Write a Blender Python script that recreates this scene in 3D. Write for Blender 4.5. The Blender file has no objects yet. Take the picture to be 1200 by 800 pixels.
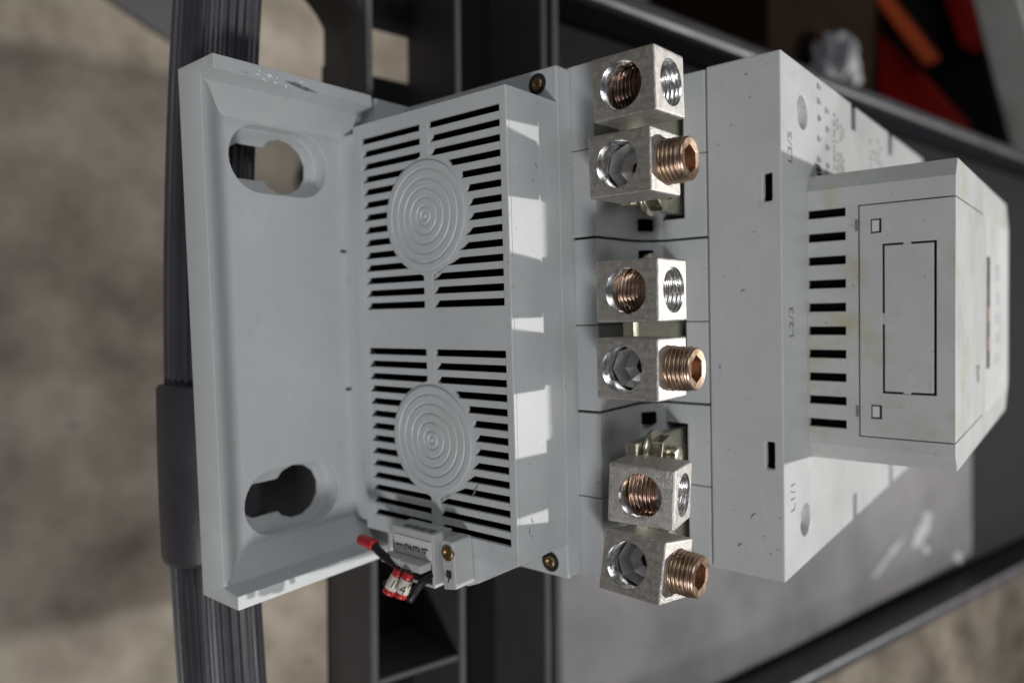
import bpy, bmesh, math, random
from mathutils import Matrix, Vector, geometry
random.seed(7)
sc = bpy.context.scene
COL = sc.collection

# ------------------------------------------------------------------ camera
def rotcam():
    f, pit, yaw = 840.704, math.radians(53.2295), math.radians(0.571)
    d = Vector((math.sin(yaw)*math.cos(pit), math.cos(yaw)*math.cos(pit), -math.sin(pit)))
    r = Vector((math.cos(yaw), -math.sin(yaw), 0)); u = r.cross(d)
    return f, d, r, u
F_PX, CD, CR, CU = rotcam()
CAM_POS = Vector((0.00141, -0.07534, 0.33596))
cam = bpy.data.cameras.new('camera'); cam_ob = bpy.data.objects.new('camera', cam); COL.objects.link(cam_ob)
# the camera is held on its side: picture-right is up in the place
cam_ob.matrix_world = Matrix(((CU.x, -CR.x, -CD.x, CAM_POS.x), (CU.y, -CR.y, -CD.y, CAM_POS.y),
                              (CU.z, -CR.z, -CD.z, CAM_POS.z), (0, 0, 0, 1)))
cam.sensor_width = 36.0; cam.lens = 36.0*F_PX/1200.0
cam.clip_start = 0.01; cam.clip_end = 60
cam.dof.use_dof = True; cam.dof.focus_distance = 0.287; cam.dof.aperture_fstop = 4.1; cam.dof.aperture_blades = 7
sc.camera = cam_ob

# ------------------------------------------------------------------ light
w = bpy.data.worlds.new('World'); sc.world = w; w.use_nodes = True
bg = w.node_tree.nodes['Background']; bg.inputs[0].default_value = (0.80, 0.83, 0.90, 1); bg.inputs[1].default_value = 0.065
def lamp(name, pos, target, size, power, color):
    l = bpy.data.lights.new(name, 'AREA'); l.shape = 'DISK'; l.size = size; l.energy = power; l.color = color
    o = bpy.data.objects.new(name, l); COL.objects.link(o)
    o.location = pos
    o.rotation_euler = (Vector(target)-Vector(pos)).to_track_quat('-Z', 'Y').to_euler()
    return o
lamp('ceiling_lamp_far', Vector((0.06, 0.97, 0.80)).normalized()*4.0, (0, 0.1, 0.1), 0.10, 108, (1.0, 0.98, 0.95))
lamp('ceiling_lamp_near', (1.9, -1.3, 2.1), (0, 0.15, 0.05), 0.5, 48, (0.985, 0.99, 1.0))
lamp('fill_lamp_side', (-1.5, -0.6, 2.4), (0, 0.2, 0.05), 1.4, 17, (0.93, 0.96, 1.0))  # soft fill added to brighten the flange and vent face
lamp('ceiling_lamp_middle', (0.5, 1.2, 2.6), (0, 0.4, 0.0), 1.2, 7, (1.0, 0.98, 0.95))

sc.view_settings.view_transform = 'Standard'; sc.view_settings.look = 'None'
sc.view_settings.exposure = 0.0; sc.view_settings.gamma = 1.0

# ------------------------------------------------------------------ materials
MATS = {}
def nodes_of(name):
    m = bpy.data.materials.new(name); m.use_nodes = True
    nt = m.node_tree; b = nt.nodes['Principled BSDF']
    return m, nt, b
def N(nt, t, **kw):
    n = nt.nodes.new(t)
    for k, v in kw.items():
        if k in n.inputs: n.inputs[k].default_value = v
        else: setattr(n, k, v)
    return n
def mat(name, col, rough=0.5, metal=0.0, var=0.06, vscale=25, bump=0.0, bscale=900, stain=None, stain_scale=18, stain_lo=0.60,
        spec=0.5, specks=0.0, rvar=0.08, scuff=0.0):
    """procedural surface: base colour with soft blotches, optional stains and dust specks, fine relief. Object coordinates are metres."""
    m, nt, b = nodes_of(name); L = nt.links.new
    tc = N(nt, 'ShaderNodeTexCoord')
    n1 = N(nt, 'ShaderNodeTexNoise', Scale=vscale, Detail=5.0, Roughness=0.6); L(tc.outputs['Object'], n1.inputs['Vector'])
    r1 = N(nt, 'ShaderNodeMapRange'); r1.inputs[1].default_value = 0.3; r1.inputs[2].default_value = 0.7
    r1.inputs[3].default_value = 1-var; r1.inputs[4].default_value = 1+var
    L(n1.outputs['Fac'], r1.inputs[0])
    mul = N(nt, 'ShaderNodeMix', data_type='RGBA', blend_type='MULTIPLY'); mul.inputs[0].default_value = 1
    mul.inputs[6].default_value = (*col, 1); L(r1.outputs[0], mul.inputs[7])
    out = mul.outputs[2]
    if stain:
        n2 = N(nt, 'ShaderNodeTexNoise', Scale=stain_scale, Detail=6.0, Roughness=0.65); L(tc.outputs['Object'], n2.inputs['Vector'])
        r2 = N(nt, 'ShaderNodeMapRange'); r2.inputs[1].default_value = stain_lo; r2.inputs[2].default_value = stain_lo+0.16
        r2.inputs[4].default_value = 0.55
        L(n2.outputs['Fac'], r2.inputs[0])
        mx = N(nt, 'ShaderNodeMix', data_type='RGBA'); L(r2.outputs[0], mx.inputs[0]); L(out, mx.inputs[6]); mx.inputs[7].default_value = (*stain, 1)
        out = mx.outputs[2]
    if scuff:
        mp = N(nt, 'ShaderNodeMapping'); mp.inputs['Scale'].default_value = (9, 60, 22); mp.inputs['Rotation'].default_value = (0.3, 0.5, 0.9)
        L(tc.outputs['Object'], mp.inputs['Vector'])
        n5 = N(nt, 'ShaderNodeTexNoise', Scale=6.0, Detail=9.0, Roughness=0.75); L(mp.outputs[0], n5.inputs['Vector'])
        r5 = N(nt, 'ShaderNodeMapRange'); r5.inputs[1].default_value = 0.56; r5.inputs[2].default_value = 0.74; r5.inputs[4].default_value = scuff
        L(n5.outputs['Fac'], r5.inputs[0])
        mx = N(nt, 'ShaderNodeMix', data_type='RGBA'); L(r5.outputs[0], mx.inputs[0]); L(out, mx.inputs[6]); mx.inputs[7].default_value = (0.66, 0.66, 0.65, 1); out = mx.outputs[2]
        n6 = N(nt, 'ShaderNodeTexNoise', Scale=70.0, Detail=8.0, Roughness=0.7); L(tc.outputs['Object'], n6.inputs['Vector'])
        r6 = N(nt, 'ShaderNodeMapRange'); r6.inputs[1].default_value = 0.60; r6.inputs[2].default_value = 0.78; r6.inputs[4].default_value = scuff
        L(n6.outputs['Fac'], r6.inputs[0])
        mx = N(nt, 'ShaderNodeMix', data_type='RGBA'); L(r6.outputs[0], mx.inputs[0]); L(out, mx.inputs[6]); mx.inputs[7].default_value = (0.24, 0.22, 0.19, 1); out = mx.outputs[2]
    if specks:
        n3 = N(nt, 'ShaderNodeTexNoise', Scale=420.0, Detail=2.0); L(tc.outputs['Object'], n3.inputs['Vector'])
        r3 = N(nt, 'ShaderNodeMapRange'); r3.inputs[1].default_value = 0.70; r3.inputs[2].default_value = 0.76; r3.inputs[4].default_value = specks
        L(n3.outputs['Fac'], r3.inputs[0])
        mx = N(nt, 'ShaderNodeMix', data_type='RGBA'); L(r3.outputs[0], mx.inputs[0]); L(out, mx.inputs[6])
        mx.inputs[7].default_value = (0.06, 0.05, 0.04, 1); out = mx.outputs[2]
    L(out, b.inputs['Base Color'])
    rr = N(nt, 'ShaderNodeMapRange'); rr.inputs[1].default_value = 0.3; rr.inputs[2].default_value = 0.7
    rr.inputs[3].default_value = max(0.02, rough-rvar); rr.inputs[4].default_value = min(1, rough+rvar)
    L(n1.outputs['Fac'], rr.inputs[0]); L(rr.outputs[0], b.inputs['Roughness'])
    b.inputs['Metallic'].default_value = metal
    b.inputs['Specular IOR Level'].default_value = spec
    if bump:
        n4 = N(nt, 'ShaderNodeTexNoise', Scale=bscale, Detail=3.0); L(tc.outputs['Object'], n4.inputs['Vector'])
        bp = N(nt, 'ShaderNodeBump'); bp.inputs['Strength'].default_value = bump; bp.inputs['Distance'].default_value = 0.0004
        L(n4.outputs['Fac'], bp.inputs['Height']); L(bp.outputs[0], b.inputs['Normal'])
    MATS[name] = m
    return m
mat("grey_plastic", (0.485, 0.498, 0.503), 0.48, scuff=0.35, var=0.045, bump=0.10, stain=(0.40, 0.39, 0.36), stain_lo=0.62, specks=0.35)
mat('flange_plastic', (0.495, 0.51, 0.513), 0.42, scuff=0.4, var=0.05, vscale=14, bump=0.05, stain=(0.60, 0.61, 0.60), stain_lo=0.56, specks=0.15)
mat('cover_plastic', (0.475, 0.48, 0.48), 0.5, scuff=0.35, var=0.05, bump=0.14, stain=(0.40, 0.38, 0.34), stain_lo=0.60, specks=0.5)
mat('module_plastic', (0.455, 0.46, 0.45), 0.5, scuff=0.3, var=0.05, vscale=40, bump=0.16, bscale=1300, stain=(0.37, 0.325, 0.14), stain_scale=34, stain_lo=0.525, specks=0.4)
mat('black_shade', (0.004, 0.004, 0.004), 0.95, spec=0.0, var=0.0)  # flat black painted as the shade inside slots and openings
mat('seam_and_shade', (0.012, 0.012, 0.012), 0.8, var=0.0)  # dark joints, also painted as shade in grooves and recesses
mat('lug_aluminium', (0.60, 0.575, 0.545), 0.46, metal=1.0, var=0.18, vscale=420, bump=0.8, bscale=1700, stain=(0.40, 0.35, 0.30), stain_scale=90, stain_lo=0.56)
mat('bright_bore', (0.78, 0.78, 0.77), 0.24, metal=1.0, var=0.15, vscale=300, bump=0.3, bscale=500)
mat('chrome', (0.88, 0.88, 0.88), 0.38, metal=1.0, var=0.1, vscale=200)
mat('bronze_screw', (0.50, 0.345, 0.27), 0.32, metal=1.0, var=0.28, vscale=220, stain=(0.58, 0.48, 0.24), stain_scale=120, stain_lo=0.48)
mat('zinc_plate', (0.46, 0.44, 0.35), 0.34, metal=1.0, var=0.18, vscale=120, bump=0.2)
mat('zinc_nut', (0.64, 0.60, 0.48), 0.25, metal=1.0, var=0.2, vscale=200)
mat('brass_screw', (0.27, 0.18, 0.09), 0.42, metal=1.0, var=0.3, vscale=400)
mat('cart_plastic_shaded', (0.016, 0.0155, 0.017), 0.65, spec=0.08, var=0.15, vscale=25)  # darker copy of the cart plastic, tray shade put into the colour
mat('cart_plastic', (0.062, 0.060, 0.064), 0.55, spec=0.35, var=0.12, vscale=30, bump=0.25, bscale=500, stain=(0.07, 0.068, 0.068), stain_lo=0.60)
mat('handle_plastic', (0.034, 0.032, 0.038), 0.42, var=0.12, vscale=30, bump=0.2, bscale=600)
mat('black_wire', (0.012, 0.012, 0.013), 0.4, var=0.1)
mat('red_sleeve', (0.42, 0.018, 0.018), 0.35, var=0.15, vscale=200)
mat('white_sleeve', (0.62, 0.58, 0.50), 0.45, var=0.10, vscale=200)
mat('black_print', (0.02, 0.02, 0.02), 0.7, var=0.0)
mat('grey_print', (0.17, 0.17, 0.175), 0.7, var=0.2, vscale=300)
mat('pale_label', (0.58, 0.58, 0.56), 0.45, var=0.05)
mat('torn_white', (0.72, 0.73, 0.73), 0.6, var=0.05)
mat('display_strip', (0.13, 0.12, 0.115), 0.3, var=0.3, vscale=80)
mat('amber_print', (0.30, 0.19, 0.14), 0.5, var=0.1)
mat('blue_print', (0.44, 0.47, 0.50), 0.5, var=0.1)
mat('connector_plastic', (0.44, 0.445, 0.44), 0.5, var=0.06, bump=0.05)
mat('red_paint', (0.33, 0.013, 0.009), 0.35, var=0.15, vscale=6)
mat('orange_paint', (0.50, 0.085, 0.025), 0.35, var=0.08, vscale=6)
mat('dark_steel', (0.012, 0.010, 0.010), 0.7, spec=0.1, metal=0.0, var=0.15, vscale=6)
mat('post_steel', (0.30, 0.30, 0.29), 0.45, var=0.1, vscale=8)
mat('white_bag', (0.36, 0.36, 0.38), 0.55, var=0.1, vscale=20)
mat('blue_cloth', (0.012, 0.02, 0.055), 0.9, var=0.3, vscale=20)
mat('brown_carton', (0.016, 0.010, 0.007), 0.9, spec=0.03, var=0.15, vscale=12)
mat('floor_plate_steel', (0.10, 0.10, 0.10), 0.5, metal=0.2, var=0.1, vscale=5)
# deck: same dark plastic, worn paler and glossier, with white scrapes that have a shape of their own
def deck_material():
    m, nt, b = nodes_of('deck_plastic'); L = nt.links.new
    tc = N(nt, 'ShaderNodeTexCoord')
    n1 = N(nt, 'ShaderNodeTexNoise', Scale=7.0, Detail=8.0, Roughness=0.65); L(tc.outputs['Object'], n1.inputs['Vector'])
    cr = N(nt, 'ShaderNodeValToRGB'); cr.color_ramp.elements[0].position = 0.34; cr.color_ramp.elements[0].color = (0.070, 0.067, 0.070, 1)
    cr.color_ramp.elements[1].position = 0.68; cr.color_ramp.elements[1].color = (0.165, 0.160, 0.165, 1)
    L(n1.outputs['Fac'], cr.inputs[0]); L(cr.outputs[0], b.inputs['Base Color'])
    b.inputs['Roughness'].default_value = 0.5
    n4 = N(nt, 'ShaderNodeTexNoise', Scale=300.0, Detail=3.0); L(tc.outputs['Object'], n4.inputs['Vector'])
    bp = N(nt, 'ShaderNodeBump'); bp.inputs['Strength'].default_value = 0.2; bp.inputs['Distance'].default_value = 0.001
    L(n4.outputs['Fac'], bp.inputs['Height']); L(bp.outputs[0], b.inputs['Normal'])
    MATS['deck_plastic'] = m
deck_material()
def floor_material():
    m, nt, b = nodes_of('concrete'); L = nt.links.new
    tc = N(nt, 'ShaderNodeTexCoord')
    n1 = N(nt, 'ShaderNodeTexNoise', Scale=5.5, Detail=9.0, Roughness=0.62); L(tc.outputs['Object'], n1.inputs['Vector'])
    cr = N(nt, 'ShaderNodeValToRGB'); e = cr.color_ramp.elements
    e[0].position = 0.30; e[0].color = (0.12, 0.096, 0.070, 1); e[1].position = 0.72; e[1].color = (0.47, 0.41, 0.335, 1)
    k = e.new(0.5); k.color = (0.285, 0.242, 0.19, 1)
    n2 = N(nt, 'ShaderNodeTexNoise', Scale=1.6, Detail=4.0); L(tc.outputs['Object'], n2.inputs['Vector'])
    mx = N(nt, 'ShaderNodeMix', data_type='RGBA', blend_type='MULTIPLY'); mx.inputs[0].default_value = 0.6
    r2 = N(nt, 'ShaderNodeMapRange'); r2.inputs[1].default_value = 0.35; r2.inputs[2].default_value = 0.65; r2.inputs[3].default_value = 0.62; r2.inputs[4].default_value = 1.25
    L(n2.outputs['Fac'], r2.inputs[0]); L(n1.outputs['Fac'], cr.inputs[0]); L(cr.outputs[0], mx.inputs[6]); L(r2.outputs[0], mx.inputs[7])
    v = N(nt, 'ShaderNodeTexVoronoi', Scale=9.0); L(tc.outputs['Object'], v.inputs['Vector'])
    r3 = N(nt, 'ShaderNodeMapRange'); r3.inputs[1].default_value = 0.05; r3.inputs[2].default_value = 0.12; r3.inputs[3].default_value = 0.5; r3.inputs[4].default_value = 0.0
    L(v.outputs['Distance'], r3.inputs[0])
    m2 = N(nt, 'ShaderNodeMix', data_type='RGBA'); L(r3.outputs[0], m2.inputs[0]); L(mx.outputs[2], m2.inputs[6]); m2.inputs[7].default_value = (0.10, 0.085, 0.07, 1)
    L(m2.outputs[2], b.inputs['Base Color']); b.inputs['Roughness'].default_value = 0.6
    MATS['concrete'] = m
floor_material()

# ------------------------------------------------------------------ mesh helpers (device shapes are written in millimetres)
class MB:
    def __init__(s, scale=0.001): s.v = []; s.f = []; s.k = scale; s.smooth = set()
    def add(s, vs, fs, smooth=False):
        o = len(s.v); s.v += [tuple(p) for p in vs]
        for f in fs:
            if smooth: s.smooth.add(len(s.f))
            s.f.append(tuple(i+o for i in f))
    def box(s, x0, x1, y0, y1, z0, z1):
        s.add([(x0,y0,z0),(x1,y0,z0),(x1,y1,z0),(x0,y1,z0),(x0,y0,z1),(x1,y0,z1),(x1,y1,z1),(x0,y1,z1)],
              [(0,3,2,1),(4,5,6,7),(0,1,5,4),(1,2,6,5),(2,3,7,6),(3,0,4,7)])
        return s
    def prism(s, poly, axis, a, b):
        """polygon extruded along an axis; poly pairs are (y,z) for x, (x,z) for y, (x,y) for z"""
        def P(p, t):
            return (t, p[0], p[1]) if axis == 'x' else (p[0], t, p[1]) if axis == 'y' else (p[0], p[1], t)
        n = len(poly); area = sum(poly[i][0]*poly[(i+1) % n][1]-poly[(i+1) % n][0]*poly[i][1] for i in range(n))
        if (area < 0): poly = poly[::-1]
        vs = [P(p, a) for p in poly]+[P(p, b) for p in poly]
        fs = [tuple(range(n))[::-1], tuple(range(n, 2*n))]+[(i, (i+1) % n, n+(i+1) % n, n+i) for i in range(n)]
        if axis == 'y': fs = [f[::-1] for f in fs]
        if b < a: fs = [f[::-1] for f in fs]
        s.add(vs, fs); return s
    def lathe(s, prof, c, axis='z', n=32, closed=True, smooth=True, arc0=0.0):
        """prof: (radius, height) pairs along the axis from point c"""
        vs = []
        for r, h in prof:
            for i in range(n):
                a = arc0+2*math.pi*i/n; p, q = r*math.cos(a), r*math.sin(a)
                vs.append((c[0]+p, c[1]+q, c[2]+h) if axis == 'z' else (c[0]+p, c[1]-h, c[2]+q) if axis == 'y' else (c[0]+h, c[1]+p, c[2]+q))
        fs = []
        for k in range(len(prof)-1):
            for i in range(n):
                j = (i+1) % n; fs.append((k*n+i, k*n+j, (k+1)*n+j, (k+1)*n+i))
        s.add(vs, fs, smooth)
        if closed:
            o = len(s.v)-len(vs)
            s.f.append(tuple(range(o, o+n))[::-1]); m = o+(len(prof)-1)*n; s.f.append(tuple(range(m, m+n)))
        return s
    def tube(s, pts, r, n=12, caps=True):
        pts = [Vector(p) for p in pts]; rs = r if isinstance(r, (list, tuple)) else [r]*len(pts)
        vs = []; ref = None
        for i, p in enumerate(pts):
            t = (pts[min(i+1, len(pts)-1)]-pts[max(i-1, 0)]).normalized()
            if ref is None: ref = t.orthogonal().normalized()
            ref = (ref-t*ref.dot(t)).normalized(); bi = t.cross(ref)
            for k in range(n):
                a = 2*math.pi*k/n; vs.append(p+(ref*math.cos(a)+bi*math.sin(a))*rs[i])
        fs = [(i*n+k, i*n+(k+1) % n, (i+1)*n+(k+1) % n, (i+1)*n+k) for i in range(len(pts)-1) for k in range(n)]
        s.add(vs, fs, True)
        if caps:
            o = len(s.v)-len(vs); s.f.append(tuple(range(o, o+n))[::-1]); m = o+(len(pts)-1)*n; s.f.append(tuple(range(m, m+n)))
        return s
    def mesh(s, name):
        me = bpy.data.meshes.new(name)
        me.from_pydata([(p[0]*s.k, p[1]*s.k, p[2]*s.k) for p in s.v], [], s.f); me.validate()
        for i, p in enumerate(me.polygons): p.use_smooth = i in s.smooth
        bm = bmesh.new(); bm.from_mesh(me); bmesh.ops.recalc_face_normals(bm, faces=bm.faces); bm.to_mesh(me); bm.free()
        return me
def obj(name, mb, m, parent=None, bevel=0.0, seg=2, label=None, kind=None, angle=35):
    me = mb.mesh(name) if isinstance(mb, MB) else mb
    if not me.materials: me.materials.append(MATS[m])
    o = bpy.data.objects.new(name, me); COL.objects.link(o)
    if parent: o.parent = parent
    if bevel:
        b = o.modifiers.new('bevel', 'BEVEL'); b.width = bevel*0.001; b.segments = seg; b.limit_method = 'ANGLE'
        b.angle_limit = math.radians(angle); b.use_clamp_overlap = True; b.miter_outer = 'MITER_ARC'
    if label: o['label'] = label
    if kind: o['kind'] = kind
    return o
def cut(mb, cutters, name='cut'):
    """boolean difference, returned as a plain mesh"""
    a = bpy.data.objects.new('cut_body', mb.mesh(name) if isinstance(mb, MB) else mb); COL.objects.link(a)
    tmp = [a]
    for c in cutters:
        o = bpy.data.objects.new('cut_tool', c.mesh('cut_tool')); COL.objects.link(o); tmp.append(o)
        md = a.modifiers.new('b', 'BOOLEAN'); md.operation = 'DIFFERENCE'; md.object = o; md.solver = 'EXACT'
    dg = bpy.context.evaluated_depsgraph_get(); dg.update()
    me = bpy.data.meshes.new_from_object(a.evaluated_get(dg), depsgraph=dg)
    for o in tmp: bpy.data.objects.remove(o)
    me.name = name
    return me
def circle(cx, cy, r, n=32, a0=0.0): return [(cx+r*math.cos(a0+2*math.pi*i/n), cy+r*math.sin(a0+2*math.pi*i/n)) for i in range(n)]
def stadium(cx, y0, y1, r, n=14):
    p = [(cx+r*math.cos(math.pi*i/n), y1-r+r*math.sin(math.pi*i/n)) for i in range(n+1)]
    return p+[(cx+r*math.cos(math.pi+math.pi*i/n), y0+r+r*math.sin(math.pi+math.pi*i/n)) for i in range(n+1)]
def empty(name, label, cat, loc=(0, 0, 0), group=None):
    o = bpy.data.objects.new(name, None); COL.objects.link(o); o.location = loc; o.empty_display_size = 0.05
    o['label'] = label; o['category'] = cat
    if group: o['group'] = group
    return o
def tag(o, label, cat, group=None):
    o['label'] = label; o['category'] = cat
    if group: o['group'] = group
def text(name, body, size, mtx, m, parent, extrude=0.00004):
    cu = bpy.data.curves.new(name, 'FONT'); cu.body = body; cu.size = size*0.001; cu.align_x = 'CENTER'; cu.align_y = 'CENTER'; cu.extrude = extrude
    t = bpy.data.objects.new('text_tool', cu); COL.objects.link(t)
    dg = bpy.context.evaluated_depsgraph_get(); dg.update()
    me = bpy.data.meshes.new_from_object(t.evaluated_get(dg), depsgraph=dg); bpy.data.objects.remove(t); bpy.data.curves.remove(cu)
    me.transform(mtx); me.materials.clear()
    return obj(name, me, m, parent)

# ------------------------------------------------------------------ the setting
FLOOR_Z = -0.90
g = MB(1); g.add([(-14, -8, FLOOR_Z), (14, -8, FLOOR_Z), (14, 20, FLOOR_Z), (-14, 20, FLOOR_Z)], [(0, 1, 2, 3)])
obj('floor', g, 'concrete', kind='structure')

# ------------------------------------------------------------------ the cart (world metres x 1000)
cart = empty('utility_cart', 'dark grey plastic utility cart with ribbed handle under the electrical device', 'cart', (0, 0, FLOOR_Z))
def cobj(name, mb, m='cart_plastic', parent=cart, bevel=2.0, seg=3, **k):
    o = obj(name, mb, m, parent, bevel, seg, **k)
    if parent is cart: o.matrix_parent_inverse = Matrix.Translation((0, 0, -FLOOR_Z))
    return o
RIM = -70.0; DECK = -121.0
XL, XR = -258.0, 349.0
# handle bar: ribbed section swept along a slightly bowed line
def handle_path(x): return (x, 14.8+7.0*((x-10)/190.0)**2, -28.6+0.0*x)
hb = MB(); nr = 30; xs = [-285+20*i for i in range(33)]; ring = []
for a in range(nr):
    for k, rr in ((0.0, 19.9), (0.34, 19.9), (0.5, 18.7), (0.84, 18.7)):
        t = 2*math.pi*(a+k)/nr; ring.append((rr*math.cos(t), rr*math.sin(t)))
n = len(ring); vs = []; fs = []
for i, x in enumerate(xs):
    c = handle_path(x); vs += [(x, c[1]+p, c[2]+q) for p, q in ring]
for i in range(len(xs)-1): fs += [(i*n+k, i*n+(k+1) % n, (i+1)*n+(k+1) % n, (i+1)*n+k) for k in range(n)]
hb.add(vs, fs)
handle = cobj('handle_bar', hb, 'handle_plastic', bevel=0)
cl = MB(); cl.tube([handle_path(x) for x in (22, 22.6, 24, 50, 76, 102, 104.5, 105.2)], [20.5, 22.6, 23.4, 23.6, 23.6, 23.4, 22.6, 20.5], 48)
o = obj('collar', cl, 'handle_plastic', handle)
for sx in (-1, 1):
    x0 = -262 if sx < 0 else 347
    am = MB(); am.prism([(-8, -52), (-8, -8), (38, -4), (122, -60), (122, -135), (60, -100)], 'x', x0-30, x0+30)
    cobj('handle_arm', am, bevel=8)
# tool tray at the handle end: walls, dividers, bottoms
def wall(name, x0, x1, y0, y1, z0, z1, bv=1.6, **k):
    m_ = MB(); m_.box(x0, x1, y0, y1, z0, z1); return cobj(name, m_, bevel=bv, **k)
fp = MB(); fp.box(-288, 378, 117.5, 123, -136, RIM)
cobj('front_panel', fp, bevel=1.6)
for sx, xa in ((1, -233), (-1, 318)):
    gz = MB(); pts = [(xa, 119)]+[(xa+sx*(46-46*math.sin(t)), 119-46+46*math.cos(t)) for t in [math.pi/2*i/10 for i in range(11)]]
    gz.prism(pts, 'z', -128, RIM-4); cobj('corner_gusset', gz, bevel=1.5)
wall('divider', -288, 378, 182.5, 187.5, -136, RIM)
wall('deck_wall', -288, 378, 257, 262, -136, RIM)
wall('deck_wall', -288, 378, 266.5, 272.5, -140, RIM+1, label='inner lip of the deck end wall')
wall('cross_wall', 214, 218, 123.2, 182.3, -136, RIM-1)
wall('cross_wall', 60, 64, 187.7, 256.8, -136, RIM-40)
wall('cross_wall', -252, -248, 123.2, 182.3, -136, RIM-1)
wall('tray_bottom', -186, 378, 118, 184.9, -140, -134.5, 0, m='cart_plastic_shaded')
wall('tray_bottom', -288, -222, 118, 184.9, -140, -134.5, 0)
wall('tray_bottom', -288, 378, 185.1, 272, -140, -134.5, 0, m='cart_plastic_shaded')
hk = MB(); hk.prism([(28, 40), (126, 40), (126, 117), (28, 117)], 'z', -128, -120); cobj('handle_bracket', hk, bevel=2)
# deck
dk = MB(); dk.box(XL-6, XR+10, 273, 1530, DECK-22, DECK-7)
cobj('deck', dk, 'cart_plastic_shaded', bevel=0)
# side rims: wall with rolled lip
for s_, xi in ((-1, XL), (1, XR)):
    a = xi; o_ = xi+s_*17
    prof = [(a+s_*9, DECK-30), (a+s_*9, RIM-14), (a, RIM-10), (a, RIM-4), (a+s_*1.5, RIM-1), (a+s_*5, RIM), (a+s_*12, RIM), (a+s_*15.5, RIM-1.5), (o_, RIM-5), (o_, RIM-40), (o_-s_*3, RIM-40), (o_-s_*3, DECK-30)]
    mb = MB(); mb.prism([(p, q) for p, q in prof], 'y', 273, 1532); cobj('side_rim', mb, 'handle_plastic', bevel=0.8)
fr = MB(); fr.prism([(1533, DECK-30), (1533, RIM-3), (1536, RIM), (1560, RIM), (1564, RIM-4), (1564, DECK-30)], 'x', XL-30, XR+30)
cobj('far_rim', fr, bevel=2)
for (lx, ly) in ((-270, 420), (352, 420), (-270, 1480), (352, 1480)):
    lg = MB(); lg.prism([(lx-26, ly-26), (lx+26, ly-26), (lx+26, ly+26), (lx-26, ly+26)], 'z', -780, -142)
    l_ = cobj('leg', lg, bevel=6)
    cs = MB(); cs.lathe([(20, -16), (60, -16), (62, -10), (62, 10), (60, 16), (20, 16)], (lx, ly, -837.5), 'x', 32); obj('caster', cs, 'black_wire', l_)
ls = MB(); ls.box(-288, 378, 420, 1500, -640, -620); cobj('lower_shelf', ls, bevel=4)
# white scrapes left on the deck
pn = MB(); pn.prism([(-112, 274), (357.5, 274), (356, 534), (339.5, 1132), (333, 1140), (-120, 1140)], 'z', DECK-6.6, DECK)
sheet = obj('grey_sheet', pn, 'deck_plastic', None, 1.2, 2); tag(sheet, 'worn grey sheet panel with white scrapes lying in the cart tray', 'panel')
def smear(cx, cy, L, W, ang, seed):
    rnd = random.Random(seed); n_ = 16; top = []; bot = []; sp = MB()
    for i in range(n_+1):
        t = i/n_; wv = W*(math.sin(math.pi*t)**0.5)*(0.55+0.6*rnd.random()); u_ = (t-0.5)*L
        for lst, s in ((top, 1), (bot, -1)):
            xx, yy = u_, s*wv/2+rnd.uniform(-1, 1)*W*0.1
            lst.append((cx+xx*math.cos(ang)-yy*math.sin(ang), cy+xx*math.sin(ang)+yy*math.cos(ang), DECK+0.4))
    k = len(top); sp.add(top+bot, [(i, i+1, k+i+1, k+i) for i in range(n_)])
    obj('paint_scrape', sp, 'white_bag', sheet)
for a_ in ((292, 880, 95, 9, 2.0, 3), (274, 975, 70, 30, 2.15, 2), (302, 985, 18, 12, 1.0, 4), (333, 1090, 28, 18, 1.0, 6)): smear(*a_)

# ------------------------------------------------------------------ the device, lying on its back and tilted on the handle
dev = empty('motor_starter', 'light grey three-phase motor starter lying on its back across the cart', 'starter')
dev.matrix_world = Matrix(((0.99897373, -0.04394942, 0.01095168, 0), (0.03996442, 0.96907442, 0.24351101, 0),
                           (-0.02131516, -0.24282342, 0.9698363, 0), (0, 0, 0, 1)))
GP = 'grey_plastic'
# --- mounting flange: tray with side rims and two keyhole openings
yf = 11.0
FZ = 11.0
def fl_section(t):     # floor eases down from the front lip
    e_ = 0.5-0.5*math.cos(math.pi*min(1, t)); z = 18.5+(FZ-18.5)*e_; xi = 107.6+(95.8-107.6)*e_
    return [(-115, 0), (115, 0), (115, 29.5), (109.2, 29.5), (107.6, 18.5), (xi, z), (-xi, z), (-107.6, 18.5), (-109.2, 29.5), (-115, 29.5)]
fl2 = MB(); ysec = [14.5*i/8 for i in range(9)]+[82.0]; vs = []; fs = []
for y in ysec: vs += [(x, y, z) for x, z in fl_section(y/14.5)]
for i in range(len(ysec)-1):
    for k in range(10): fs.append((i*10+k, i*10+(k+1) % 10, (i+1)*10+(k+1) % 10, (i+1)*10+k))
m = (len(ysec)-1)*10; fs += [(0, 1, 4, 7), (1, 2, 3, 4), (0, 7, 8, 9), tuple(range(m, m+10))]
fl2.add(vs, fs)
cuts = []
for cx in (-79.5, 78.5):
    c = MB(); c.prism(stadium(cx, 15.5, 67.5, 15.3), 'z', 1.4, 40); cuts.append(c)
    c = MB(); c.prism(circle(cx, 48.5, 13.2, 13, 0.3), 'z', -5, 1.6); cuts.append(c)
    c = MB(); c.prism([(cx-8.0, 25), (cx-5, 20.5), (cx+5, 20.5), (cx+8.0, 25), (cx+8.0, 44), (cx-8.0, 44)], 'z', -6, 1.7); cuts.append(c)
fme = cut(fl2, cuts, 'mounting_flange'); fme.shade_smooth(); fme.set_sharp_from_angle(angle=math.radians(17))
flange = obj('mounting_flange', fme, 'flange_plastic', dev, bevel=0.7, angle=24)
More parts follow.
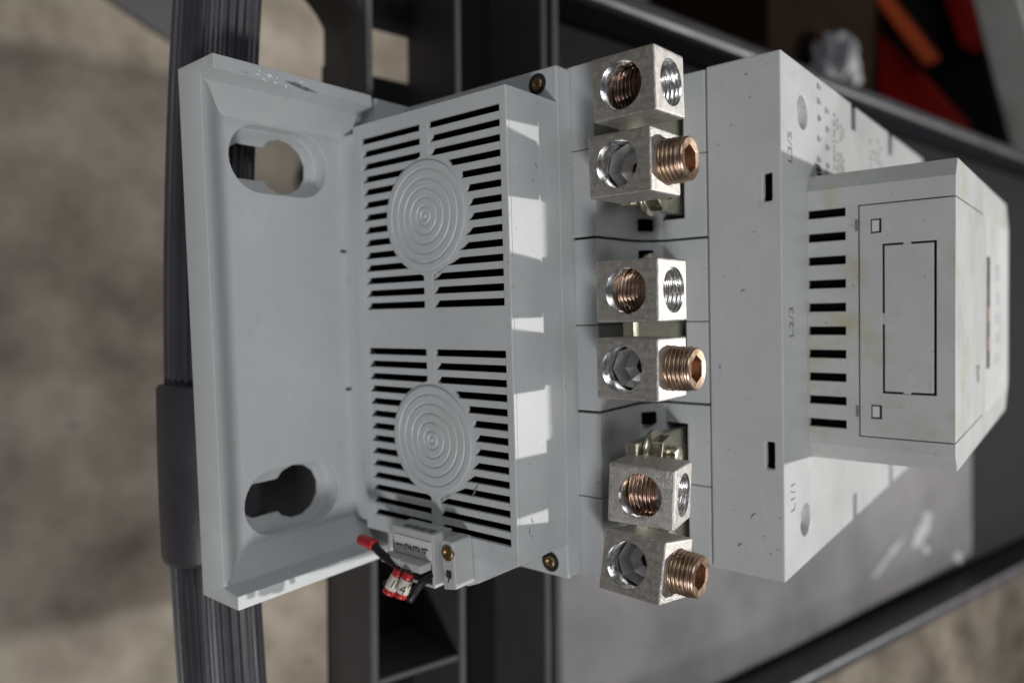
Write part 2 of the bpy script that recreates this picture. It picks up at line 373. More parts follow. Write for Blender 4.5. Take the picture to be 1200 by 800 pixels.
# gouge on the flange rim: torn plastic lips
gm = MB(); rg = random.Random(5)
for i in range(26):
    y = 15+i*1.25; x = -110.4+rg.uniform(-2.4, 1.6); a_ = rg.uniform(0, 6.28); l_ = rg.uniform(0.6, 2.4)
    gm.add([(x, y, 29.3), (x+l_*math.cos(a_), y+l_*math.sin(a_)*1.6, 29.6), (x+l_*.5*math.cos(a_+.5), y+l_*.8*math.sin(a_+.5), 29.7+rg.random()*0.5), (x+.4, y+.6, 29.4)], [(0, 1, 2), (0, 2, 3), (1, 2, 3)])
obj('torn_edge', gm, 'torn_white', flange, label='torn scratched edge of the flange rim')
gd = MB(); gd.add([(-111.2, 33.0, 29.62), (-109.9, 37.0, 29.62), (-109.0, 44.0, 29.62), (-109.3, 50.5, 29.62), (-110.6, 45.0, 29.62), (-111.6, 38.0, 29.62)], [(0, 1, 2, 3, 4, 5)]); obj('gouge', gd, 'grey_print', flange)
# small moulded ticks on the joint
for xt in (-40, 30):
    tk = MB(); tk.box(xt, xt+1.1, 74, 77.4, FZ-.3, FZ+.5); obj('joint_tick', tk, 'seam_and_shade', flange)
# --- base body
bs = MB(); bs.box(-115, 115, 86, 486, 0, 27.5); bs.box(-97.2, 97.2, 81.9, 86.2, 1, 33)
bs.prism([(77.0, 5), (77.0, 34.5), (86.5, 34.5), (86.5, 5)], 'x', -97.3, 97.3)
base = obj('base_body', bs, GP, dev, bevel=0.6)
# --- fan housing
VX = 97.4; ZT = 124.8; YV = 69.6
hs = MB()
hs.box(-VX, -VX+2.6, YV+2.0, 105, 29.5, ZT); hs.box(VX-2.6, VX, YV+2.0, 105, 29.5, ZT)
hs.box(-VX+2.6, VX-2.6, YV+2.0, 105, ZT-2.8, ZT)
hs.box(-VX+2.6, VX-2.6, YV+2.0, 76.8, 29.5, 32.0)
housing = obj('fan_housing', hs, GP, dev, bevel=0)
ft = MB(); ft.box(-113.6, 113.6, 105.0, 114.8, 27.6, ZT); ears = obj('housing_shoulder', ft, GP, dev, bevel=0.8)
core = MB(); core.box(-94.6, 94.6, YV+4.2, YV+5.2, 34.8, 121.8); obj('fan_shade_plate', core, 'black_shade', dev)  # black plate paints the shade behind the grille
# side bump beside the connector, sloped on top
bp = MB()
bp.prism([(97.5, 124.6), (112.0, 97.5), (112.0, 92), (111.0, 60), (97.5, 60)], 'y', 74.5, 104.8)
bp.add([(97.4, 69.7, 60), (112, 69.7, 60), (112, 69.7, 96), (97.4, 69.7, 96), (97.4, 74.6, 60), (111.9, 74.6, 60), (111.9, 74.6, 97.5), (97.4, 74.6, 124)],
       [(0, 1, 2, 3), (0, 4, 5, 1), (1, 5, 6, 2), (2, 6, 7, 3), (0, 3, 7, 4), (4, 7, 6, 5)])
obj('side_bulge', bp, GP, housing, bevel=0.5)
# vent panel: frame with two pairs of openings, slats let in one by one
fan_c = [(-50.3, 77.2), (49.2, 77.2)]; RD = 25.6
rows = 14; pitch = 6.0; slot_h = 3.05
cols = [(35.0, 75.0), (80.6, 121.2)]
panel = MB(); panel.box(-VX, VX, YV, YV+2.0, 29.5, ZT)
cuts = []; slats = []
for cx, cz in fan_c:
    x_first = cx-6.5*pitch; xa, xb = x_first-slot_h/2, x_first+13*pitch+slot_h/2
    for z0, z1 in cols:
        left = z1 < cz+2
        # opening outline with the disc cut out of it
        edge = z1 if left else z0
        pts = []
        m_ = 40
        for i in range(m_+1):
            x = xa+(xb-xa)*i/m_; dx = x-cx
            e_ = edge
            if abs(dx) < RD:
                h = math.sqrt(RD*RD-dx*dx); e_ = min(edge, cz-h) if left else max(edge, cz+h)
            pts.append((x, e_))
        far = z0 if left else z1
        c = MB(); c.prism(pts+[(xb, far), (xa, far)], 'y', YV-2, YV+6); cuts.append(c)
        for k in range(rows-1):
            x0 = x_first+k*pitch+slot_h/2; x1 = x_first+(k+1)*pitch-slot_h/2
            def en(x):
                dx = abs(x-cx)
                if dx >= RD: return edge
                h = math.sqrt(RD*RD-dx*dx); return min(edge, cz-h) if left else max(edge, cz+h)
            if left: q = [(x0, far-0.2), (x1+slot_h, far-0.2), (x1+slot_h, far), (x1, far+2.4), (x1, en(x1)+0.25), (x0, en(x0)+0.25)]
            else: q = [(x0, en(x0)-0.25), (x1+slot_h, en(x1+slot_h)-0.25), (x1+slot_h, en(x1+slot_h)), (x1, en(x1)+2.4), (x1, far+0.2), (x0, far+0.2)]
            slats.append(q)
vent = obj('vent_panel', cut(panel, cuts, 'vent_panel'), GP, dev, bevel=0.35)
for p in slats:
    sm = MB(); sm.prism(p, 'y', YV+0.18, YV+1.7); obj('slat', sm, GP, vent, bevel=0.22, seg=1)
for cx, cz in fan_c:
    dm = MB(); prof = []
    R0 = 24.2; t = 0.7
    prof += [(R0, -0.2), (R0, t), (R0-0.5, t+0.25)]
    for rr in (20.6, 16.4, 12.2, 8.1, 4.2, 1.6):
        prof += [(rr+0.75, t+0.25), (rr+0.35, t-0.25), (rr-0.35, t-0.25), (rr-0.75, t+0.25)]
    prof += [(0.6, t+0.25)]
    dm.lathe(prof, (cx, YV, cz), 'y', 64, smooth=False); obj('ringed_disc', dm, GP, vent)
# shoulder screws on dark discs painted as recess shade
for sx, zz in ((-1, 114.4), (1, 115.0)):
    rc = MB(); rc.lathe([(4.7, -0.6), (4.7, 0.12)], (sx*107.4, 105, zz), 'y', 28); rcs = obj('screw_shade_disc', rc, 'seam_and_shade', ears)
    s_ = MB(); s_.lathe([(2.9, -0.5), (2.9, 0.6), (2.3, 1.2), (1.4, 1.4), (1.3, 0.5), (0.4, 0.5)], (sx*107.4, 105, zz), 'y', 28); obj('screw', s_, 'brass_screw', ears)
# --- terminal housings: six, split by joints
gaps = [-114.6, -77.5, -38.8, 0.0, 38.8, 77.5, 114.6]
thick = [0, .22, .55, .22, .55, .22, 0]
for i in range(6):
    xa, xb = gaps[i]+thick[i], gaps[i+1]-thick[i+1]
    phase = (-77.5, 0.0, 77.5)[i//2]; lo = (i % 2 == 0)
    t_ = MB()
    t_.prism([(114.9, ZT+0.2), (114.9, 137.2), (149.5, 137.4), (157, 141.5), (160.0, 146), (189, 146), (189, ZT+0.2)], 'x', xa, xb)
    po = phase-29.0 if lo else phase+29.0
    if lo: t_.prism([(xa, 142), (po, 142), (po, 157.3), (xb, 157.3), (xb, 168.2), (xa, 168.2)], 'y', 160.2, 189)
    else: t_.prism([(xb, 142), (po, 142), (po, 157.3), (xa, 157.3), (xa, 168.2), (xb, 168.2)], 'y', 160.2, 189)
    th_ = obj('terminal_housing', t_, GP, dev, bevel=0.35)
    px_ = (xa+4, xa+9.5) if lo else (xb-9.5, xb-4)
    ph_ = MB(); ph_.box(px_[0], px_[1], 150.5, 156.5, 138, 142.9); obj('pocket_shade', ph_, 'black_shade', th_)  # black block painted as the shade of a small hole
bk = MB(); bk.box(-114, 114, 186, 188, 126, 168); bk.box(-114.2, 114.2, 117, 160, ZT, 134); obj('joint_shade_core', bk, 'black_shade', dev)  # black filling painted as shade behind joints and bus openings
mbody = MB(); mbody.box(-114.6, 114.6, 115, 486, 27.6, ZT); obj('rear_body', mbody, GP, dev, bevel=0.5)
ub = MB(); ub.box(-114.6, 114.6, 189.2, 484, ZT+0.2, 169.5); obj('upper_body', ub, GP, dev, bevel=0.5)
# --- front cover
cv = MB(); NX = 102.0
plan = [(-115.5, 160.2), (115.5, 160.2), (115.5, 275), (NX, 275), (NX, 284.5), (115.5, 284.5), (115.5, 366), (NX, 366), (NX, 377), (115.5, 377), (115.5, 486),
        (-115.5, 486), (-115.5, 377), (-NX, 377), (-NX, 366), (-115.5, 366), (-115.5, 284.5), (-NX, 284.5), (-NX, 275), (-115.5, 275)]
cv.prism(plan, 'z', 169.0, 202.3)
cuts = []
for sx in (-1, 1):
    c = MB(); c.prism(circle(sx*94.6, 190, 7.6, 36), 'z', 198.5, 210); cuts.append(c)
    c = MB(); xx = (-64.2, -52.0) if sx < 0 else (53.5, 65.6)
    c.box(xx[0], xx[1], 150, 172, 194.4, 198.2); cuts.append(c)
cover = obj('front_cover', cut(cv, cuts, 'front_cover'), 'cover_plastic', dev, bevel=0.7)
for xx in ((-64.6, -51.6), (53.1, 66.0)):
    c = MB(); c.box(xx[0], xx[1], 163.2, 164, 194.2, 198.4); obj('slot_shade', c, 'black_shade', cover)  # black plate paints the slot's inner shade
# engraved terminal markings, upside down as the device lies
def on_front(x, y, z, rot=math.pi): return Matrix.Translation((x*.001, y*.001, z*.001)) @ Matrix.Rotation(rot, 4, 'Z')
text('terminal_marking', 'L1/1', 8.2, on_front(79.5, 172, 202.36), 'grey_print', cover)
text('terminal_marking', 'L2/3', 8.2, on_front(1.0, 172, 202.36), 'grey_print', cover)
text('terminal_marking', 'L3/5', 8.2, on_front(-76, 172, 202.36), 'grey_print', cover)
# printed rating rows at the left of the cover (too small to read): short strokes
rt = MB(); rp = random.Random(11)
def stroke(x, y, wx, wy): rt.add([(x, y, 202.40), (x+wx, y, 202.40), (x+wx, y+wy, 202.40), (x, y+wy, 202.40)], [(0, 1, 2, 3)])
for (yy, xs_) in ((212, (-113, -106, -98, -88, -78, -74)), (226, (-104, -95, -86, -77, -73)),):
    for x in xs_: stroke(x, yy+rp.uniform(-1, 1), 3.0, 3.2); stroke(x+0.4, yy+4.6, 2.0, 1.6)
for yy in (240, 246, 252, 257):
    x = -104+(yy-240)*.3
    while x < -68:
        l_ = rp.uniform(1.2, 4.2)
        if rp.random() < .8: stroke(x, yy, l_, 2.2)
        x += l_+rp.uniform(.7, 1.6)
for yy in (316, 326, 334, 342):
    x = -106
    while x < -70:
        l_ = rp.uniform(1.2, 3.6)
        if rp.random() < .62: stroke(x, yy, l_, 2.6)
        x += l_+rp.uniform(.8, 1.8)
obj('rating_print', rt, 'grey_print', cover, kind='stuff', label='rows of small dark rating print')
bt = MB()
for i in range(7):
    x = -74+i*1.9; bt.add([(x, 208+i*1.6, 202.42), (x+1.5, 208+i*1.6, 202.42), (x+1.5, 216+i*1.6, 202.42), (x, 216+i*1.6, 202.42)], [(0, 1, 2, 3)])
obj('bold_print', bt, 'black_print', cover)
# --- control module on the front
md = MB(); YM = 194.3; ZM = 262.1
md.prism([(-58.8, YM), (58.8, YM), (66.3, YM+5), (66.3, 408), (50, 426), (-50, 426), (-66.3, 408), (-66.3, YM+5)], 'z', 202.4, ZM)
cuts = []
for i in range(10):
    x = -47.9+i*10.75; c = MB(); c.box(x-2.0, x+2.0, 185, YM+7, 202.9, 219.4); cuts.append(c)
c = MB(); c.prism([(YM-5, 224.6), (YM+3.4, 224.6), (YM+3.4, ZM-3.4), (287, ZM-3.4), (287, ZM+5), (YM-5, ZM+5)], 'x', -50.3, 53.8); cuts.append(c)
module = obj('control_module', cut(md, cuts, 'control_module'), 'module_plastic', dev, bevel=0.8)
for i in range(10):
    x = -47.9+i*10.75; c = MB(); c.box(x-2.4, x+2.4, YM+2.2, YM+3.0, 202.6, 219.8); obj('vent_slot_shade', c, 'black_shade', module)  # black plates put in so the vent slots look fully shaded
sm_ = MB(); sm_.prism([(YM+1.2, 224.8), (YM+3.3, 224.8), (YM+3.3, ZM-3.3), (286.8, ZM-3.3), (286.8, ZM-1.0), (YM+1.2, ZM-1.0)], 'x', -50.1, 53.6)
obj('door_seam', sm_, 'seam_and_shade', module)
dr = MB(); dr.prism([(YM-0.05, 225.15), (YM+3.0, 225.15), (YM+3.0, ZM-3.0), (286.5, ZM-3.0), (286.5, ZM+0.05), (YM-0.05, ZM+0.05)], 'x', -49.8, 53.3)
cuts = []
c = MB(); c.box(-32.4, 33.6, YM-3, YM+1.5, 234.3, 255.2); cuts.append(c)
for xx in ((-43.6, -37.3), (39.0, 45.2)):
    c = MB(); c.box(xx[0], xx[1], YM-3, YM+1.4, 229.6, 234.0); cuts.append(c)
door = obj('access_door', cut(dr, cuts, 'access_door'), 'module_plastic', module, bevel=0.9, seg=3)
# (door details are pieces of the module, next to the door)
wb = MB(); wb.box(-32.2, 33.4, YM+1.25, YM+1.48, 234.5, 255.0); obj('window_gap_shade', wb, 'seam_and_shade', module)  # dark plate paints the shade in the window groove
wp = MB(); wp.box(-31.5, 32.7, YM+0.15, YM+1.2, 235.2, 254.2)
wp.box(-2, 3, YM+0.3, YM+1.2, 234.2, 235.6); wp.box(-32.5, -31, YM+0.3, YM+1.2, 242.5, 245.6); wp.box(32.2, 33.7, YM+0.3, YM+1.2, 242.5, 245.6)
obj('window_panel', wp, 'module_plastic', module, bevel=0.3, label='blank rectangular label window')
for xx in ((-43.6, -37.3), (39.0, 45.2)):
    c = MB(); c.box(xx[0]+.05, xx[1]-.05, YM+1.0, YM+1.38, 229.7, 233.9); obj('latch_shade', c, 'seam_and_shade', module)  # recess shade painted as a dark plate behind the latch
    c = MB(); c.box(xx[0]+.7, xx[1]-.7, YM+0.3, YM+0.95, 230.2, 233.0); obj('latch', c, 'pale_label', module)
for xx in (-44, 39.6):
    c = MB(); c.box(xx, xx+5.2, YM-0.15, YM+.4, 223.3, 224.6); obj('door_clip', c, 'grey_print', module, bevel=0.2)
# module front: label field and display strip
lf = MB(); lf.box(-50, 54, 296, 418, ZM-.5, ZM+0.18); lab = obj('label_field', lf, 'pale_label', module, bevel=0)
ds = MB(); ds.box(-29, 31, 302, 314, ZM, ZM+0.5); obj('display_strip', ds, 'display_strip', module)
for (xa, xb) in ((-2, 6), (14, 21)):
    c = MB(); c.box(xa, xb, 303, 313, ZM+.3, ZM+0.6); obj('strip_mark', c, 'amber_print', module)
for i, (xa, xb) in enumerate(((-26, -16), (-10, -2), (2, 9), (14, 20), (26, 32))):
    c = MB(); c.box(xa, xb, 345, 370, ZM+.1, ZM+0.3); obj('label_mark', c, 'blue_print', module)
pm = MB()
for i in range(6):
    x = 26+i*1.5; pm.add([(x, 262+rp.uniform(-3, 3), ZM+.1), (x+1.2, 262+rp.uniform(-3, 3), ZM+.1), (x+1.2, 274+rp.uniform(-3, 3), ZM+.1), (x, 274+rp.uniform(-3, 3), ZM+.1)], [(0, 1, 2, 3)])
obj('small_print', pm, 'grey_print', module)

# --- bus bars with nuts
def hexpts(cx, cy, r, a0=0.2): return circle(cx, cy, r, 6, a0)
for pi_, (ph, rz) in enumerate(((-77.5, 0), (0, 0), (77.5, 3.5))):
    bb = MB(); bb.box(ph-27, ph+27, 113.5, 184, 150.4, 155.6)
    bar = obj('bus_bar', bb, 'zinc_plate', dev, bevel=0.5)
    for dx in (-20.5, 20.5):
        wz = MB(); wz.lathe([(4, 155.7), (10.2, 155.7), (10.4, 157.6), (4, 157.6)], (ph+dx, 128, 0), 'z', 32); obj('washer', wz, 'zinc_nut', bar)
        nz = MB(); nz.prism(hexpts(ph+dx, 128, 8.6, 0.3+dx), 'z', 157.7, 164.0); nz.lathe([(4.2, 164.0), (4.2, 168), (3.4, 168.8)], (ph+dx, 128, 0), 'z', 20); obj('nut', nz, 'zinc_nut', bar, bevel=0.5)
# --- cable lugs
LW, LD, LH = 24.2, 24.0, 27.6       # width, depth, height; local origin at the bottom front edge centre
def helix(mb, r_out, r_in, z0, z1, pitch_, c, n=36, inward=False):
    per = 8; steps = int((z1-z0)/pitch_*per)+1; vs = []; fs = []
    for k in range(steps+1):
        z = z0+(z1-z0)*k/steps
        for i in range(n):
            a = 2*math.pi*i/n; ph = ((z-z0)/pitch_-i/n) % 1.0
            t = 1-abs(2*ph-1); t = min(1, max(0, (t-.12)/.76))
            e_ = min(1, (z-z0)/0.8, (z1-z)/0.8); r = r_in+(r_out-r_in)*t*max(0, e_)
            vs.append((c[0]+r*math.cos(a), c[1]+r*math.sin(a), z))
    for k in range(steps):
        for i in range(n): j = (i+1) % n; fs.append((k*n+i, k*n+j, (k+1)*n+j, (k+1)*n+i))
    mb.add(vs, fs, True); return len(mb.v)-n
def make_lug_mesh(hz):
    body = MB(); body.box(-LW/2, LW/2, 0, LD, 0, LH)
    a = obj('tool', body, 'lug_aluminium', None, bevel=0.9, seg=3)
    dg = bpy.context.evaluated_depsgraph_get(); dg.update()
    me0 = bpy.data.meshes.new_from_object(a.evaluated_get(dg), depsgraph=dg); bpy.data.objects.remove(a)
    me0.materials.clear()
    c1 = MB(); c1.lathe([(4.6, -24), (4.6, -14), (9.0, -7), (9.0, 30)], (0, 5, hz), 'y', 40)
    c2 = MB(); c2.lathe([(8.9, 10), (8.9, 40)], (0, 12.6, 0), 'z', 40)
    me = cut(me0, [c1, c2], 'lug')
    me.materials.clear(); me.materials.append(MATS['lug_aluminium']); me.materials.append(MATS['bright_bore'])
    for p in me.polygons:
        c = p.center*1000; r1 = math.hypot(c.x, c.z-hz); r2 = math.hypot(c.x, c.y-12.6)
        nrm = p.normal
        bore = (r1 < 9.3 and .3 < c.y < LD-.3) or (abs(nrm.z) < .3 and abs(r2-8.9) < .5 and c.z > 10 and c.z < LH-.3)
        if bore: p.material_index = 1; p.use_smooth = True
    return me
lug_me = {}
lugs = [  # x centre, y front, z bottom, rot x, rot y, rot z, hole height, screw top
    (-92.2, 88.0, 153.6, 0, 0, 2.5, 12.8, 'in'), (-62.6, 86.6, 152.0, 0, 0, 0.8, 12.8, 'out'),
    (-14.0, 88.2, 153.2, 0, 0, -0.3, 13.6, 'in'), (16.3, 88.2, 152.6, 0, 0, -0.8, 11.6, 'out'),
    (67.0, 93.0, 154.0, -10, 2.0, -2.0, 13.4, 'in'), (93.6, 89.6, 152.4, 0, 2.0, -11, 11.6, 'out')]
def screw_mesh(z0, z1):
    s_ = MB(); c = (0, 12.6)
    helix(s_, 8.7, 7.6, z0, z1-1.4, 1.75, c)
    n_ = 36
    prof = [(7.6, z1-1.5), (8.2, z1-1.1), (8.3, z1-0.6), (7.7, z1)]
    s_.lathe(prof, (0, 12.6, 0), 'z', n_, closed=False)
    # top face with a hexagonal socket
    ring = [(7.7*math.cos(2*math.pi*i/36), 12.6+7.7*math.sin(2*math.pi*i/36), z1) for i in range(36)]
    hx = []
    for i in range(36):
        a = 2*math.pi*i/36; m6 = (a % (math.pi/3))-math.pi/6; r = 4.7/math.cos(m6); hx.append((r*math.cos(a), 12.6+r*math.sin(a), z1-0.3))
    hx2 = [(p[0]*0.96, 12.6+(p[1]-12.6)*0.96, z1-7.0) for p in hx]
    s_.add(ring+hx+hx2, [(i, (i+1) % 36, 36+(i+1) % 36, 36+i) for i in range(36)]+[(36+i, 36+(i+1) % 36, 72+(i+1) % 36, 72+i) for i in range(36)]+[tuple(range(72, 108))])
    b_ = [(7.5*math.cos(2*math.pi*i/36), 12.6+7.5*math.sin(2*math.pi*i/36), z0) for i in range(36)]
    s_.add(b_+[(0, 12.6, z0-1.5)], [(i, 36, (i+1) % 36) for i in range(36)])
    me = s_.mesh('set_screw'); me.materials.append(MATS['bronze_screw']); return me
lug_labels = ['topmost lug in the picture, its set screw driven fully in', 'lug with protruding set screw next to the topmost lug', 'upper lug of the middle pair, screw driven in',
              'lower lug of the middle pair with protruding set screw', 'tilted lug of the lowest pair with its screw driven in', 'bottommost lug with protruding set screw']
mat('dark_bronze', (0.20, 0.125, 0.10), 0.3, metal=1.0, var=0.3, vscale=220)
sm_in, sm_out = screw_mesh(6.8, 19.2), screw_mesh(20.6, 37.4)
for i, (x, y, z, rx, ry, rz, hz, sc_) in enumerate(lugs):
    if hz not in lug_me: lug_me[hz] = make_lug_mesh(hz)
    L_ = obj('cable_lug', lug_me[hz], 'lug_aluminium', dev, label=lug_labels[i])
    L_.matrix_local = Matrix.Translation((x*.001, y*.001, z*.001)) @ Matrix.Rotation(math.radians(rz), 4, 'Z') @ Matrix.Rotation(math.radians(rx), 4, 'X') @ Matrix.Rotation(math.radians(ry), 4, 'Y')
    sme = sm_in if sc_ == 'in' else sm_out
    if i == 0: sme = sme.copy(); sme.materials.clear(); sme.materials.append(MATS['dark_bronze'])
    obj('set_screw', sme, 'bronze_screw', L_)
    if sc_ == 'out':
        st = MB(); st.lathe([(8.8, -8.2), (6.6, -14.5), (3.2, -17.5)], (0, 0, hz), 'y', 7, closed=False, smooth=False, arc0=0.4*i); obj('bore_glint_cone', st, 'chrome', L_)  # faceted cone added to catch bright reflections in the bore
    if sc_ == 'in':   # threads cut in the bore above the sunk screw
        th = MB(); per = 8; helix(th, 8.95, 8.1, 19.2, LH-0.5, 1.9, (0, 12.6)); tme = th.mesh('bore_thread'); tme.flip_normals(); obj('bore_thread', tme, 'bright_bore', L_)
    tg = MB(); tg.box(-11, 11, LD-0.3, LD+18, 2.4, 7.2) if False else tg.box(-10.5, 10.5, LD-0.6, LD+3.0, 3, 20)
    obj('tang', tg, 'lug_aluminium', L_, bevel=0.5)

# --- handling marks: small dark scribbles on the plastic
def marks(parent, pts, m='grey_print', name='scuff_mark'):
    for a0, a1, r_ in pts:
        t_ = MB(); A, B = Vector(a0), Vector(a1); mid = A.lerp(B, .5)+Vector((random.uniform(-.5, .5), random.uniform(-.5, .5), 0))*(B-A).length*.25
        t_.tube([A, mid, B], [r_*.3, r_, r_*.2], 6); obj(name, t_, m, parent)
marks(housing, [((-69, 88, ZT), (-66.5, 89.6, ZT), .25), ((-62, 86, ZT), (-60.8, 86.6, ZT), .3), ((79, 79, ZT), (82, 80.4, ZT), .3), ((83, 78, ZT), (86, 77.4, ZT), .35), ((86.5, 79, ZT), (88, 79.6, ZT), .3)])
marks(cover, [((-14, 160.2, 186), (-13, 160.2, 184), .3), ((58, 160.2, 178), (62, 160.2, 176.6), .35), ((86, 160.2, 190), (89.5, 160.2, 187), .25), ((-88, 160.2, 181), (-87, 160.2, 180), .3), ((20, 160.2, 174), (22, 160.2, 173.5), .4), ((101, 160.2, 183), (103, 160.2, 181), .3)])
marks(vent, [((72, YV, 100), (66, YV, 104), .35)])
# --- small connector with numbered terminals and wires
cb = MB(); cb.box(87.5, 111.0, 57.6, 69.4, 61.5, 88.0)
c1 = MB(); c1.box(100.5, 109.6, 50, 66, 64.5, 86.4)
c2 = MB(); c2.box(84, 88.6, 59.5, 63.8, 65.0, 85.5)
conn = obj('connector_block', cut(cb, [c1, c2], 'connector_block'), 'connector_plastic', dev, bevel=0.4)
cv_ = MB(); cv_.box(100.6, 109.5, 62.5, 66.2, 64.6, 86.3); obj('cavity_shade', cv_, 'black_shade', conn)  # black block painted as the shade inside the wire opening
lp = MB(); lp.box(91.0, 98.9, 57.2, 57.7, 63.5, 86.6); obj('number_plate', lp, 'pale_label', conn)
def on_end(x, y, z):   # lettering on an end face, upside down as the device lies
    return Matrix.Translation((x*.001, y*.001, z*.001)) @ Matrix(((-1, 0, 0, 0), (0, 0, -1, 0), (0, -1, 0, 0), (0, 0, 0, 1)))
for i, ch in enumerate('1234'):
    text('number', ch, 6.2, on_end(95.2, 57.12, 67.0+i*5.4), 'black_print', conn)
lv = MB(); lv.box(99.4, 103.0, 51.8, 57.9, 60.2, 72.5); lv.box(99.6, 103.2, 51.4, 57.9, 73.2, 86.2); obj('release_lever', lv, 'connector_plastic', conn, bevel=0.5)
for i in range(4):
    tm = MB(); tm.box(87.3, 87.9, 60.4, 63.0, 66.3+i*5, 69.2+i*5); obj('clamp_screw', tm, 'grey_print', conn)
br = MB(); br.prism([(88.5, 92.5), (88.5, 99.5), (108.5, 100.8), (110.0, 93.5)], 'y', 57.6, 69.4); brk = obj('earth_bracket', br, 'connector_plastic', dev, bevel=0.6)
bs2 = MB(); bs2.lathe([(3.3, -0.5), (3.3, 0.5), (2.6, 0.9), (1.5, 1.0), (1.4, 0.2), (.3, .2)], (93.6, 57.6, 96.6), 'y', 28); obj('screw', bs2, 'brass_screw', brk)
ar = MB(); ar.add([(101.0, 57.5, 95.2), (104.2, 57.5, 95.2), (104.2, 57.5, 98.4), (101.0, 57.5, 98.4), (103.8, 57.5, 96.6), (107.2, 57.5, 95.8), (104.2, 57.5, 97.6), (102, 57.5, 94), (103, 57.5, 94)], [(0, 1, 2, 3), (4, 5, 6), (7, 8, 1)])
obj('earth_mark', ar, 'black_print', brk)
def bez(p0, p1, p2, p3, n_=18):
    P = [Vector(p) for p in (p0, p1, p2, p3)]; out = []
    for i in range(n_+1):
        t = i/n_; out.append(P[0]*(1-t)**3+P[1]*3*t*(1-t)**2+P[2]*3*t*t*(1-t)+P[3]*t**3)
    return out
def wire(pts, r=1.6): m_ = MB(); m_.tube(pts, r, 14); return obj('wire', m_, 'black_wire', dev)
wA = wire(bez((106, 64, 77), (105, 52, 75), (101, 51, 64), (96.2, 52, 54.2)), 1.9)
e_ = MB(); e_.tube([(96.6, 52, 56.2), (96.2, 52, 53.8), (95.5, 52, 47.2), (95.3, 52, 46.2)], [2.6, 2.75, 2.75, 2.4], 18); obj('red_sleeve', e_, 'red_sleeve', wA)
def marker(p, q, rad, chars):
    P, Q = Vector(p), Vector(q)
    wr = wire([P+Vector((1.5, 9, 2.5)), P+Vector((.3, 3, 1)), P, P.lerp(Q, .5)], 1.5)
    def seg(a, b, m_, nm, r): t_ = MB(); t_.tube([P.lerp(Q, a), P.lerp(Q, a+.02), P.lerp(Q, b-.02), P.lerp(Q, b)], [r*.92, r, r, r*.92], 20); return obj(nm, t_, m_, wr)
    seg(0, .26, 'red_sleeve', 'red_sleeve', rad); seg(.25, .80, 'white_sleeve', 'number_sleeve', rad*1.1); seg(.79, 1.0, 'red_sleeve', 'red_sleeve', rad*1.05)
    ax = (Q-P).normalized(); toc = (Vector((-8.8, -154.6, 307.5))-P).normalized(); side = ax.cross(toc).normalized(); nn = side.cross(ax).normalized()
    for t, ch in chars:
        pos = P.lerp(Q, t)+nn*(rad*1.13)
        yy_ = -ax; xx_ = yy_.cross(nn)
        M_ = Matrix(((xx_.x, yy_.x, nn.x, pos.x*.001), (xx_.y, yy_.y, nn.y, pos.y*.001), (xx_.z, yy_.z, nn.z, pos.z*.001), (0, 0, 0, 1)))
        if M_.to_3x3().determinant() < 0: M_ = M_ @ Matrix.Scale(-1, 4, (0, 1, 0))
        text('number', ch, 5.4, M_, 'black_print', wr)
marker((104.4, 52, 72.5), (114.2, 47.5, 69.0), 2.6, [(.52, '1')])
marker((103.8, 51, 79.5), (114.0, 47.5, 76.8), 2.6, [(.62, '4')])
wire(bez((106, 64, 74), (107, 55, 70), (110, 52, 66), (112.5, 51, 63.0)), 1.2)
wire(bez((106, 64, 83), (104, 54, 88), (107, 48, 87), (113.5, 46.5, 84.0)), 1.7)

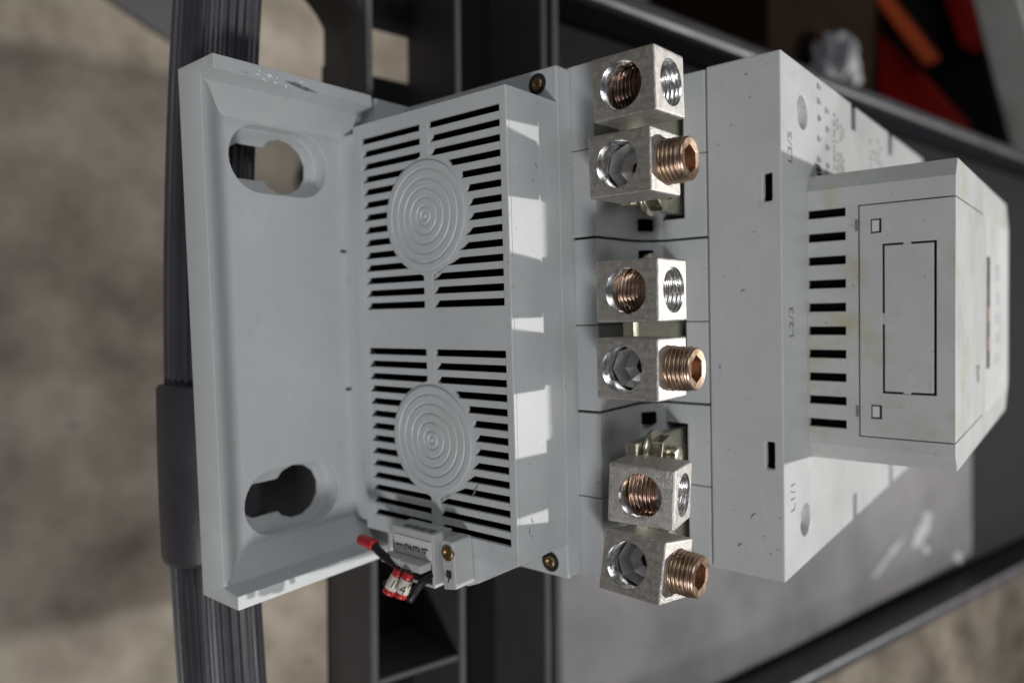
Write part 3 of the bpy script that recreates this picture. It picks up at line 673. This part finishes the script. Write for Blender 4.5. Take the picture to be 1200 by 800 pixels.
# ------------------------------------------------------------------ blurred things behind the cart
def prop(name, mb, m, label, cat, bevel=4): o = obj(name, mb, m, None, bevel, 2); tag(o, label, cat); return o
rk = empty('red_machine', 'dark red steel machine with an orange rail behind the upper cart rim', 'machine', (-0.9, 2.0, FLOOR_Z))
def rpart(name, mb, m, bevel=6):
    o = obj(name, mb, m, rk, bevel, 2); o.matrix_parent_inverse = Matrix.Translation((0.9, -2.0, -FLOOR_Z)); return o
a = MB(); a.prism([(-880, -898), (-880, -690), (-715, -560), (-540, -440), (-400, -430), (-400, -898)], 'y', 1950, 1990); rpart('side_panel', a, 'red_paint')
a = MB(); a.prism([(-1090, -745), (-1090, -712), (-715, -490), (-700, -520)], 'y', 1900, 1948); rpart('rail', a, 'orange_paint')
a = MB(); a.box(-1800, -300, 2200, 2900, -898, 300); rpart('dark_bay', a, 'dark_steel')
a = MB(); a.prism([(-1300, -640), (-1300, -470), (-800, -410), (-780, -500)], 'y', 2080, 2180); rpart('upper_panel', a, 'red_paint')
a = MB(); a.prism([(-1250, -480), (-1250, -390), (-300, -190), (-300, -280)], 'y', 1860, 1898); rpart('beam', a, 'post_steel')
ct = MB(); ct.box(-1300, -560, 1280, 1760, FLOOR_Z*1000, -560)
prop('dark_carton', ct, 'brown_carton', 'dark brown carton on the floor beyond the upper cart rim', 'carton')
def crumple(name, c, r, m, label, cat, seed, sq=(1, 1, .7)):
    bm = bmesh.new(); bmesh.ops.create_icosphere(bm, subdivisions=3, radius=1); rnd = random.Random(seed)
    ph = [rnd.uniform(0, 6) for _ in range(6)]
    for v in bm.verts:
        p = v.co.copy(); d = 1+.22*math.sin(4*p.x+ph[0])*math.sin(5*p.y+ph[1])+.15*math.sin(9*p.z+ph[2])+.1*rnd.uniform(-1, 1)
        v.co = Vector((p.x*sq[0], p.y*sq[1], max(p.z, -.75)*sq[2]))*d*r
    me = bpy.data.meshes.new(name); bm.to_mesh(me); bm.free(); me.materials.append(MATS[m])
    o = bpy.data.objects.new(name, me); COL.objects.link(o); o.location = c; tag(o, label, cat); return o
crumple('plastic_bag', (-0.595, 1.46, -0.515), 0.062, 'white_bag', 'crumpled white bag on the dark carton', 'bag', 2, (1.1, .8, .8))
crumple('blue_rag', (-0.84, 1.36, -0.51), 0.085, 'blue_cloth', 'dark blue rag beside the white bag', 'rag', 4, (1.1, .8, .6))
fp_ = MB(); fp_.prism([(-465, 183), (-513, 88), (-650, -180), (-1100, -100), (-1000, 250), (-490, 235)], 'z', FLOOR_Z*1000+1, FLOOR_Z*1000+12)
prop('steel_plate', fp_, 'floor_plate_steel', 'flat dark grey steel plate on the floor at the upper left', 'plate', 2)
